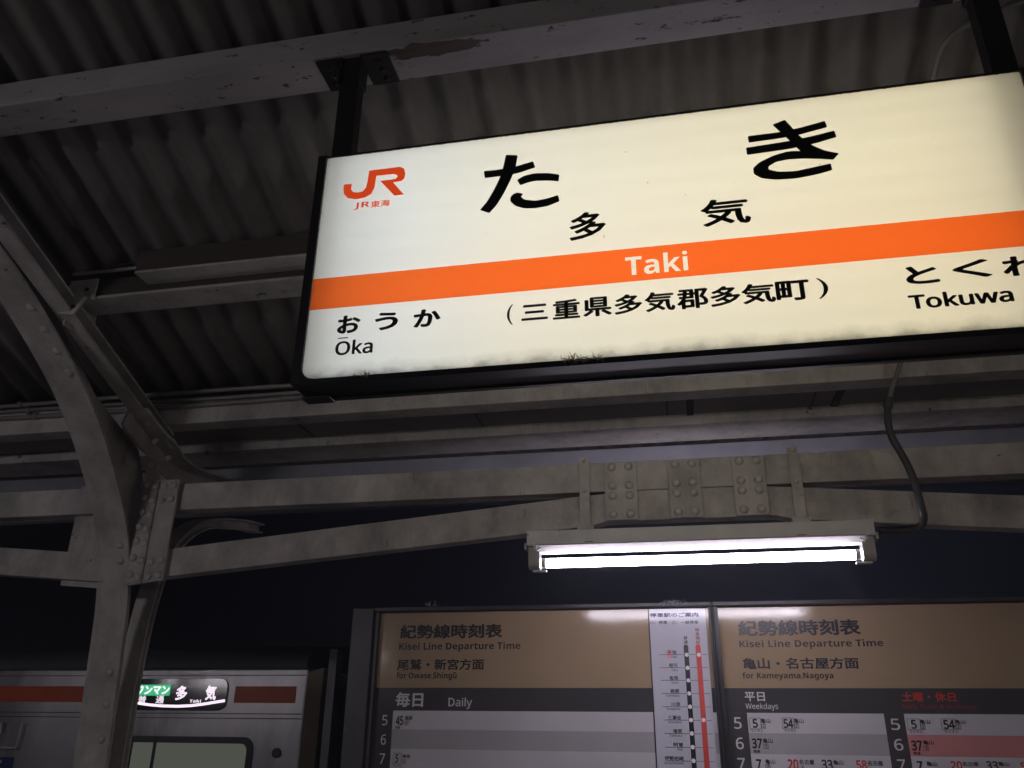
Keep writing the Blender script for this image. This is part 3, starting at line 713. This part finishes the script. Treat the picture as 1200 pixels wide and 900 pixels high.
# left board
hd = part_rects('heading_panel', [(xL0, xL1, zH, ZT)], M['brown'], B1)
db = part_rects('day_band', [(xL0, xL1, zB_, zH-.0005)], M['band'], B1)
xh = bpx(460.6, 833)[0]
hc = part_rects('hour_column', [(xL0, xh, ZB, zB_-.0005)], M['band'], B1)
tb = part_rects('timetable_rows', [(xh+.0005, xL1, a, b-.0003) for a, b in rows_of(zB_-.0005, rh, 0)], M['row'], B1)
tb2 = part_rects('timetable_rows', [(xh+.0005, xL1, a, b-.0003) for a, b in rows_of(zB_-.0005, rh, 1)], M['row2'], B1, )
def lettering(parent, items, m, name='lettering'):
    for it in items:
        mb = MB(); px_text(mb, it[0], it[1], it[2], BY, .0012, it[3] if len(it) > 3 else .015, 2); build(name, mb, m, parent)
lettering(hd, [('紀勢線時刻表', (468.5, 748.8), (588.8, 730.7), .03), ('Kisei Line Departure Time', (467.5, 764.2), (610, 752), .022),
               ('尾鷲・新宮方面', (465.3, 785.3), (567.5, 772), .022), ('for Owase,Shingu', (464.5, 797.3), (535.2, 787.6), .018), ('-', (530.9, 788.8), (534.5, 787.9), 0)], M['ink'])
lettering(db, [('毎日', (463.2, 828.5), (496.5, 811.2), .025), ('Daily', (525.3, 830.9), (553.5, 817.3), .015)], M['whiteink'])
lettering(hc, [('5', (447.5, 850.1), (454.7, 837.9), .01), ('6', (445.9, 872.8), (452.8, 860.5), .01), ('7', (444.3, 895.2), (451.5, 882.9), .01)], M['whiteink'], 'hour_numerals')
lettering(tb, [('45', (463.6, 849.8), (473, 838.8), .03), ('新宮', (474.9, 843.9), (483.7, 839.1)), ('4', (475.5, 848.9), (477.4, 846.2)), ('普通', (463.3, 854), (469.3, 851.1)),
               ('5', (462.9, 893.8), (467.4, 883.8), .03), ('新宮', (472, 888.4), (480.9, 884)), ('4', (472.4, 893.8), (474.3, 890.7)), ('ワンマン', (460.5, 898.8), (471.6, 896))], M['ink'], 'departure_lettering')
def outline(mb, a, b, w=.0022):
    x0, z0 = bpx(*a); x1, z1 = bpx(*b); y = BY-.0011
    for r in ((x0, x1, z0, z0+w), (x0, x1, z1-w, z1), (x0, x0+w, z0+w, z1-w), (x1-w, x1, z0+w, z1-w)): rect(mb, *r, y)
om = MB()
for a, b in (((474.2, 849.8), (478.7, 845.3)), ((460.4, 895.1), (470.8, 882.4)), ((471.3, 894.7), (475.6, 889.8))): outline(om, a, b)
build('number_boxes', om, M['hair'], tb)
# stop map strip
px0, px1 = bpx(760.6, 716.7)[0], bpx(826, 713.5)[0]; PY = BY-.003
def sx(zx, zy):   # zoomed measuring picture -> photograph
    return 680+zx/4.5, 700+zy/4.5
ps = build('stop_map_sheet', MB().box(px0, px1, PY, BY-.0005, ZB+.02, ZT-.0005), M['poster'], B1)
build('sheet_edge', MB().box(px0-.006, px0-.0008, PY-.001, BY-.0005, ZB+.02, ZT-.0008), M['frame'], ps)
def ptext(mb, s, a, b, bold=.012): px_text(mb, s, sx(*a), sx(*b), PY, .0012, bold, 2)
pm1 = MB(); ptext(pm1, '停車駅のご案内', (367, 107), (622, 79), .03); build('heading_lettering', pm1, flat('blue ink', (.10, .11, .25)), ps)
pm2 = MB(); ptext(pm2, '○：停車', (370, 143), (458, 122)); ptext(pm2, '◇：一部停車', (482, 143), (622, 122))
for i, ch in enumerate('普通'): ptext(pm2, ch, (545+i*1.5, 223+i*22), (565+i*1.5, 205+i*22))
names = [('多気', 'Taki', 303, 48, 28), ('相可', 'Oka', 372, 44, 30), ('佐奈', 'Sana', 438, 46, 36), ('栃原', 'Tochihara', 507, 46, 70), ('川添', 'Kawazoe', 577, 46, 68),
         ('三瀬谷', 'Misedani', 647, 68, 66), ('滝原', 'Takihara', 718, 46, 64), ('阿曽', 'Aso', 790, 48, 28), ('伊勢柏崎', 'Ise-Kashiwazaki', 862, 100, 102)]
ln = MB(); dots = MB()
bx = lambda zy: 558.5+(zy-256)*.0645
rxx = lambda zy: 622+(zy-256)*.0715
def disc(mb, zx, zy, r, y):
    p = at(*sx(zx, zy), PY); mb.face([(p.x+r*math.cos(2*math.pi*k/16), y, p.z+r*math.sin(2*math.pi*k/16)) for k in range(16)])
for k, (a, b, zy, w1, w2) in enumerate(names):
    rx_ = 508+(zy-303)*.066
    ptext(pm2, a, (rx_-w1, zy-2), (rx_, zy-24)); ptext(pm2, b, (rx_-w2, zy+17), (rx_, zy+4), 0)
    x0, z0 = bpx(*sx(rx_-92, zy)); x1 = bpx(*sx(rx_+162, zy))[0]; rect(ln, x0, min(x1, px1-.003), z0-.0012, z0+.0012, PY-.0008)
    disc(dots, bx(zy), zy, .0092, PY-.0024)
    if k in (0, 5): disc(dots, rxx(zy), zy, .0092, PY-.0024)
build('station_lettering', pm2, M['navy'], ps); build('station_lines', ln, M['hair'], ps)
pk = MB(); x0, z0 = bpx(*sx(458, 322)); x1, z1 = bpx(*sx(482, 278)); rect(pk, x0, x1, z0, z1, PY-.0006); build('highlight_patch', pk, flat('pink patch', (.75, .33, .35)), ps)
def vbar(fx, wz, y):
    zt = bpx(*sx(fx(262), 262))[1]; xt = bpx(*sx(fx(262), 262))[0]; xb = bpx(*sx(fx(900), 900))[0]; xc = (xt+xb)/2; r = wz
    p = [(xc-r, y, ZB+.1), (xc+r, y, ZB+.1)]+[(xc+r*math.cos(math.pi*k/8), y, zt+r*math.sin(math.pi*k/8)) for k in range(9)]
    return MB().face(p)
build('local_line_bar', vbar(bx, .0105, PY-.0016), M['navy'], ps); build('express_line_bar', vbar(rxx, .0115, PY-.0016), flat('red print', (.62, .07, .06)), ps)
build('stop_dots', dots, flat('white dots', (.8, .8, .82)), ps)
pm3 = MB()
for i, ch in enumerate('特急南紀'): ptext(pm3, ch, (606+i*1.6, 181+i*21.5), (627+i*1.6, 162+i*21.5))
build('express_lettering', pm3, M['dkred'], ps)
# right board
hd2 = part_rects('heading_panel', [(xR0, xR1, zH2, ZT)], M['brown'], B2)
db2 = part_rects('day_band', [(xR0, xR1, zB2, zH2-.0005)], M['band'], B2)
a0 = bpx(875.2, 836)[0]; a1 = bpx(1035.7, 837)[0]; a2 = bpx(1059, 837)[0]
hc1 = part_rects('hour_column', [(xR0, a0, ZB, zB2-.0005)], M['band'], B2); hc2 = part_rects('hour_column', [(a1, a2, ZB, zB2-.0005)], M['band'], B2)
zt2 = zB2-.0005
rw = part_rects('weekday_rows', [(a0+.0005, a1-.0005, a, b-.0003) for a, b in rows_of(zt2, rh2, 0)], M['row'], B2)
part_rects('weekday_rows', [(a0+.0005, a1-.0005, a, b-.0003) for a, b in rows_of(zt2, rh2, 1)], M['row2'], B2)
rs = part_rects('holiday_rows', [(a2+.0005, xR1, a, b-.0003) for a, b in rows_of(zt2, rh2, 0)], M['row'], B2)
part_rects('holiday_rows', [(a2+.0005, xR1, a, b-.0003) for a, b in rows_of(zt2, rh2, 1)], M['pink'], B2, )
lettering(hd2, [('紀勢線時刻表', (865.5, 745.6), (1006.4, 725.3), .03), ('Kisei Line Departure Time', (867, 761.3), (1034.1, 748.7), .022),
                ('亀山・名古屋方面', (870.7, 784.2), (1005.2, 770.3), .022), ('for Kameyama,Nagoya', (870.7, 797.4), (975.9, 787.6), .018)], M['navy'])
lettering(db2, [('平日', (873.2, 821.8), (895.7, 811), .02), ('Weekdays', (874.1, 832.8), (911.4, 824.1), .006)], M['whiteink'])
lettering(db2, [('土曜・休日', (1057.6, 822.2), (1118.8, 811.2), .02)], M['redink'], 'holiday_lettering')
lettering(db2, [('Sats, Suns & Holidays', (1058.3, 832.2), (1143.7, 825.4), .006)], M['dkred'], 'holiday_lettering')
lettering(hc1, [('5', (860.8, 854.2), (868.3, 840.5), .01), ('6', (863, 878), (870.8, 864.2), .01), ('7', (865, 901.7), (872.5, 888.3), .01)], M['whiteink'], 'hour_numerals')
lettering(hc2, [('5', (1044.9, 855.5), (1053.4, 842.2), .01), ('6', (1048.8, 879.6), (1057.2, 865.9), .01), ('7', (1052.7, 902.7), (1060, 890), .01)], M['whiteink'], 'hour_numerals')
lettering(rw, [('5', (882.5, 853), (887.5, 842.5), .03), ('亀山', (891.6, 847.4), (902.5, 841.9)), ('2', (893.8, 852.6), (895.8, 849)), ('ワンマン', (880, 858), (894.2, 855)),
               ('54', (918.7, 853.3), (928.8, 842.5), .03), ('亀山', (930.5, 847.4), (941.3, 841.9)), ('2', (932.7, 852.6), (934.8, 849)), ('ワンマン', (919.2, 858), (933, 855)),
               ('37', (881.7, 877), (892.5, 865.3), .03), ('亀山', (894.2, 870.8), (905, 865.4)), ('1', (896.9, 876.4), (898.3, 872.8)), ('普通', (883, 882), (890.5, 878.7)),
               ('7', (886.7, 901.7), (891.7, 889.7), .03), ('亀山', (897, 895), (908, 889.9)), ('2', (898.5, 899.6), (901, 896.6)), ('33', (963.7, 902), (975, 890.3), .03), ('亀山', (976.7, 896.2), (988, 890.9)),
               ('名古屋', (936.7, 895.8), (953.7, 890.2)), ('3', (938.8, 900), (941.6, 897.3)), ('名古屋', (1017, 897.2), (1034.2, 891.5))], M['ink'], 'departure_lettering')
lettering(rw, [('20', (923.7, 902), (935, 889.7), .03), ('58', (1004.2, 902), (1015, 890.8), .03)], M['redink'], 'express_numerals')
lettering(rs, [('5', (1068.5, 854.2), (1073.2, 843.6), .03), ('亀山', (1078.2, 848.2), (1089.2, 843.2)), ('2', (1080.3, 853.8), (1082.6, 850)), ('ワンマン', (1066.5, 859.2), (1080.7, 856)),
               ('54', (1106.5, 854.5), (1117.8, 843.6), .03), ('亀山', (1119.4, 848.2), (1130.6, 843.2)), ('2', (1121.8, 853.8), (1124.2, 850)), ('ワンマン', (1107.2, 859.2), (1122.4, 856)),
               ('37', (1069, 879.6), (1079.6, 867.7), .03), ('亀山', (1082, 872.5), (1093.7, 867.7)), ('1', (1084.6, 878.4), (1086.2, 874.4)), ('普通', (1070.4, 884.3), (1078.2, 881)),
               ('7', (1075.3, 902), (1080.3, 892), .03), ('亀山', (1086, 897.7), (1098, 892.4)), ('名古屋', (1128, 897.7), (1146, 892.8)), ('33', (1156.8, 902), (1168.5, 892), .03), ('亀山', (1170.2, 897.7), (1182.3, 892.8))], M['ink'], 'departure_lettering')
lettering(rs, [('20', (1114.7, 902), (1126.6, 892), .03), ('58', (1197, 903), (1209, 893), .03)], M['redink'], 'express_numerals')
om = MB()
for a, b in (((878.9, 854.5), (891.1, 841.2)), ((892.6, 853.7), (897, 848)), ((917.2, 854.5), (929.8, 841.2)), ((931.4, 853.7), (936.2, 848)), ((895, 877.5), (900.3, 871.8)), ((897, 900.8), (902.5, 895.8))): outline(om, a, b)
build('number_boxes', om, M['hair'], rw)
om = MB()
for a, b in (((1064.2, 855.5), (1077.7, 842.2)), ((1079, 855), (1083.8, 848.9)), ((1104.2, 855.5), (1118.8, 842.2)), ((1120.2, 855), (1125.6, 848.9)), ((1082.7, 879.3), (1088, 873.6))): outline(om, a, b)
build('number_boxes', om, M['hair'], rs)

# ================================================================== train
TY = 7.5
XE = at(357, 830, TY).x
TR = thing('train_car', 'stainless railcar with orange stripe waiting beyond the column', 'train', (XE-6, TY+1.4, -.95))
def steel_mat():
    m, nt, p = new_mat('brushed stainless steel')
    c = ramp(nt, noise(nt, 1.2, 6, .62, stretch=(1.6, 1, .5)), [(.3, c4((.22, .21, .22))), (.5, c4((.44, .425, .445))), (.7, c4((.56, .545, .565)))])
    nt.links.new(c, p.inputs['Base Color']); p.inputs['Metallic'].default_value = .75; p.inputs['Roughness'].default_value = .38
    p.inputs['Anisotropic'].default_value = .6
    b = nt.nodes.new('ShaderNodeBump'); b.inputs['Strength'].default_value = .08; b.inputs['Distance'].default_value = .01
    nt.links.new(noise(nt, 2.5, 3, .5), b.inputs['Height']); nt.links.new(b.outputs[0], p.inputs['Normal'])
    return m
M['stainless'] = steel_mat()
M['trainroof'] = mat('sooty roof', (.07, .068, .07), .7, var=.3)
def tz(py): return at(270, py, TY).z
zr0 = tz(783)
prof = [(TY, -.75), (TY, zr0)]
build('body', MB().prismx([(TY, -.75), (TY, zr0), (TY+2.8, zr0), (TY+2.8, -.75)], -22, XE), M['stainless'], TR, bevel=.02)
rp = [(TY+.001, zr0+.001)]+[(TY+.30-.30*math.cos(a), zr0+.001+.20*math.sin(a)) for a in [math.pi/2*k/8 for k in range(1, 9)]]+[(TY+1.4, zr0+.32), (TY+2.5, zr0+.2), (TY+2.8, zr0+.001)]
build('roof', MB().prismx(rp, -22, XE-.02), M['trainroof'], TR)
for py in (791.5, 836.3, 841.8):
    z = tz(py); build('body_seam', MB().box(-22, XE-.02, TY-.004, TY-.0005, z-.004, z+.004), M['frame'], TR)
M['stripe'] = mat('orange stripe film', (.62, .105, .035), .4, var=.2, vscale=4, bump=0)
for a, b in ((-22, at(140, 815, TY).x), (at(275, 814, TY).x, at(347, 814, TY).x)):
    build('stripe', MB().box(a, b, TY-.0022, TY-.0006, tz(823.6), tz(804.2)), M['stripe'], TR)
# destination display
dx0, dx1 = at(146, 816, TY).x, at(266.5, 816, TY).x; dz0, dz1 = tz(833), tz(795.5)
def rrect(x0, x1, z0, z1, r, y, n=6):
    p = []
    for cx_, cz_, a0_ in ((x1-r, z0+r, -90), (x1-r, z1-r, 0), (x0+r, z1-r, 90), (x0+r, z0+r, 180)):
        for k in range(n+1):
            a = math.radians(a0_+90*k/n); p.append((cx_+r*math.cos(a), cz_+r*math.sin(a)))
    return p
dd = build('destination_display', MB().prism(rrect(dx0, dx1, dz0, dz1, .08, 0), TY-.018, TY-.0005), mat('black display glass', (.02, .02, .024), .12, var=.1, bump=0), TR)
led = emit('white lit display dots', (1, .86, 1), 1.15); grn = emit('green lit display', (.0, .62, .22), .75)
DY = TY-.0185
def dpx(a, b): p = at(a, b, DY); return p.x, p.z
def zz(x, y): return 130+x/7.06, 780+y/7.06
mb = MB(); a = dpx(*zz(190, 248)); b = dpx(*zz(500, 158)); rect(mb, a[0], b[0], a[1], b[1], DY-.002); build('green_panel', mb, grn, dd)
for t_, a, b, dy_, bo in (('ワンマン', (205, 238), (490, 168), .004, .03), ('多', (530, 286), (642, 166), .003, .03), ('気', (775, 286), (882, 163), .003, .03),
                          ('普', (222, 312), (298, 250), .003, .01), ('通', (368, 312), (445, 250), .003, .01), ('Taki', (650, 306), (748, 280), .003, .018)):
    mb = MB(); px_text(mb, t_, zz(*a), zz(*b), DY, dy_, bo); build('display_lettering', mb, led, dd)
arc = [(150, 280), (220, 298), (320, 313), (430, 322), (550, 325), (660, 320), (760, 308), (850, 293), (945, 278)]
mb = MB(); up = [dpx(*zz(x, y)) for x, y in arc]; lo = [dpx(*zz(x, y+23)) for x, y in arc]
for i in range(len(arc)-1): mb.face([(lo[i][0], DY-.0022, lo[i][1]), (lo[i+1][0], DY-.0022, lo[i+1][1]), (up[i+1][0], DY-.0022, up[i+1][1]), (up[i][0], DY-.0022, up[i][1])])
build('display_arc', mb, led, dd)
# window
wx1 = at(296.5, 880, TY).x; wz1 = tz(863.6); wx0 = at(126, 880, TY).x
wf = build('window_frame', MB().prism(rrect(wx0, wx1, wz1-.9, wz1, .10, 0), TY-.02, TY-.0004), mat('black window rubber', (.02, .02, .022), .4, bump=0), TR)
glass = emit('lit window glass', (.62, .66, .55), .125)
gp_ = glass.node_tree.nodes['Principled BSDF']; gp_.inputs['Base Color'].default_value = (.02, .02, .02, 1); gp_.inputs['Roughness'].default_value = .08
build('pane', MB().prism(rrect(wx0+.06, wx1-.055, wz1-.85, wz1-.055, .06, 0), TY-.024, TY-.0205), glass, wf)
for px in (154, 181.5):
    X = at(px, 885, TY).x; build('mullion', MB().box(X-.015, X+.015, TY-.032, TY-.0245, wz1-.86, wz1-.05), M['frame'], wf)
cp = at(324.5, 882.5, TY); build('round_cap', MB().tube([(cp.x, TY-.02, cp.z), (cp.x, TY, cp.z)], .042, 20), M['rubber'], TR)
st = MB()
for py in (786, 846):
    for k in range(40):
        x = XE-.05-k*.09; z = tz(py); st.box(x-.005, x+.005, TY-.004, TY-.0006, z-.005, z+.005)
build('stud_row', st, M['stainless'], TR)
# end of the car: brown corner post, rubber gangway
zt = zr0+.01
build('corner_post', MB().add([(XE+.005, TY+.0, -.7), (XE+.105, TY+.10, -.7), (XE+.105, TY+.2, -.7), (XE+.005, TY+.2, -.7), (XE+.005, TY+.0, zt-.05), (XE+.105, TY+.10, zt), (XE+.105, TY+.2, zt), (XE+.005, TY+.2, zt-.05)],
      [(3, 2, 1, 0), (4, 5, 6, 7), (0, 1, 5, 4), (1, 2, 6, 5), (2, 3, 7, 6), (3, 0, 4, 7)]), mat('tarnished post', (.42, .35, .27), .4, metal=.1, var=.2), TR)
build('end_pillar', MB().box(XE+.16, XE+.235, TY+.08, TY+.22, -.7, zt+.16), mat('end pillar steel', (.15, .145, .15), .4, metal=.6), TR)
gw = MB()
for k in range(7): gw.box(XE+.25+k*.05, XE+.275+k*.05, TY+.45, TY+2.3, -.5, zt-.1).box(XE+.275+k*.05, XE+.30+k*.05, TY+.5, TY+2.25, -.5, zt-.13)
build('gangway_bellows', gw, M['rubber'], TR)
jb = MB().box(XE+.33, XE+.42, TY+.2, TY+.34, zt-.12, zt-.02).box(XE+.40, XE+.52, TY+.2, TY+.34, zt-.3, zt-.17)
build('junction_box', jb, M['frame'], TR)
# left part: white grab frame and blue notice
M['whitepaint'] = mat('white enamel', (.6, .6, .58), .4, bump=0)
hp = [at(x, y, TY-.05) for x, y in ((26, 847), (22.5, 862), (18.5, 876.5), (0, 876), (-16, 876), (-12, 860), (-8, 846))]
build('grab_rail', MB().tube(hp, .010, 8), M['whitepaint'], TR, label='white grab rail')
hp = [at(x, y, TY-.05) for x, y in ((1.5, 846), (.5, 859))]
build('grab_rail', MB().tube(hp, .011, 8), M['whitepaint'], TR)
nb0 = at(-20, 920, TY); nb1 = at(17, 887.5, TY)
ns = build('notice_plate', MB().box(nb0.x, nb1.x, TY-.006, TY-.0006, nb0.z, nb1.z), flat('blue notice', (.012, .03, .16)), TR)
dp_ = at(1.2, 892.5, TY); build('white_mark', MB().face([(dp_.x+.014*math.cos(k*.4), TY-.008, dp_.z+.016*math.sin(k*.4)) for k in range(16)]), M['whiteink'], ns)

# ================================================================== thin added glow haze
hz = bpy.data.materials.new('glow haze'); hz.use_nodes = True; hn = hz.node_tree; hn.nodes.remove(hn.nodes['Principled BSDF'])
pv = hn.nodes.new('ShaderNodeVolumePrincipled'); pv.inputs['Density'].default_value = .012; pv.inputs['Color'].default_value = (.80, .82, .95, 1)  # volume added to imitate the bloom around the lit tubes
hn.links.new(pv.outputs[0], hn.nodes['Material Output'].inputs['Volume'])
tag(build('haze', MB().box(-30, 30, -8, 16, -2.2, 6.5), hz), 'thin added glow haze round the platform', 'haze', kind='stuff')

# ================================================================== small dry tufts
def tuft(name, px, py, Y, w, h, n, m, label, cat, up=1):
    c = at(px, py, Y); mb = MB(); rnd = random.Random(int(px))
    for i in range(n):
        p = c+Vector((rnd.gauss(0, w*.4), rnd.uniform(-.008, .004), 0)); pts = [p]
        d = Vector((rnd.uniform(-1, 1), rnd.uniform(-.3, .1), rnd.uniform(-.15, 1)*up)).normalized()
        for k in range(4):
            d = (d+Vector((rnd.uniform(-.7, .7), rnd.uniform(-.3, .3), rnd.uniform(-.6, .4)))).normalized(); pts.append(pts[-1]+d*h*rnd.uniform(.15, .45))
        mb.tube(pts, [.0011, .001, .0009, .0007, .0004], 4)
    return tag(build(name, mb, m), label, cat)
tuft('dry_weed', 676, 423, SY-.006, .05, .015, 40, M['dry'], 'tuft of dry weed caught on the lower edge of the sign near its middle', 'weed')
tuft('dry_weed', 698, 421, SY-.006, .02, .012, 20, M['dry'], 'tiny wisp of dry weed just right of the bigger tuft under the sign', 'weed')
tuft('dry_weed', 428, 440, SY-.007, .03, .009, 16, M['dry'], 'small dry weed scrap at the lower left corner of the sign', 'weed')
tuft('cobweb', 789, 707, BY-.04, .07, .017, 45, M['web'], 'pale ragged cobweb on the top frame between the two timetables', 'cobweb')
tuft('cobweb', 505, 710, BY-.04, .03, .02, 14, M['web'], 'small cobweb shred on the top frame of the left timetable', 'cobweb')
bpy.data.objects.remove(_to); bpy.data.curves.remove(_tc)
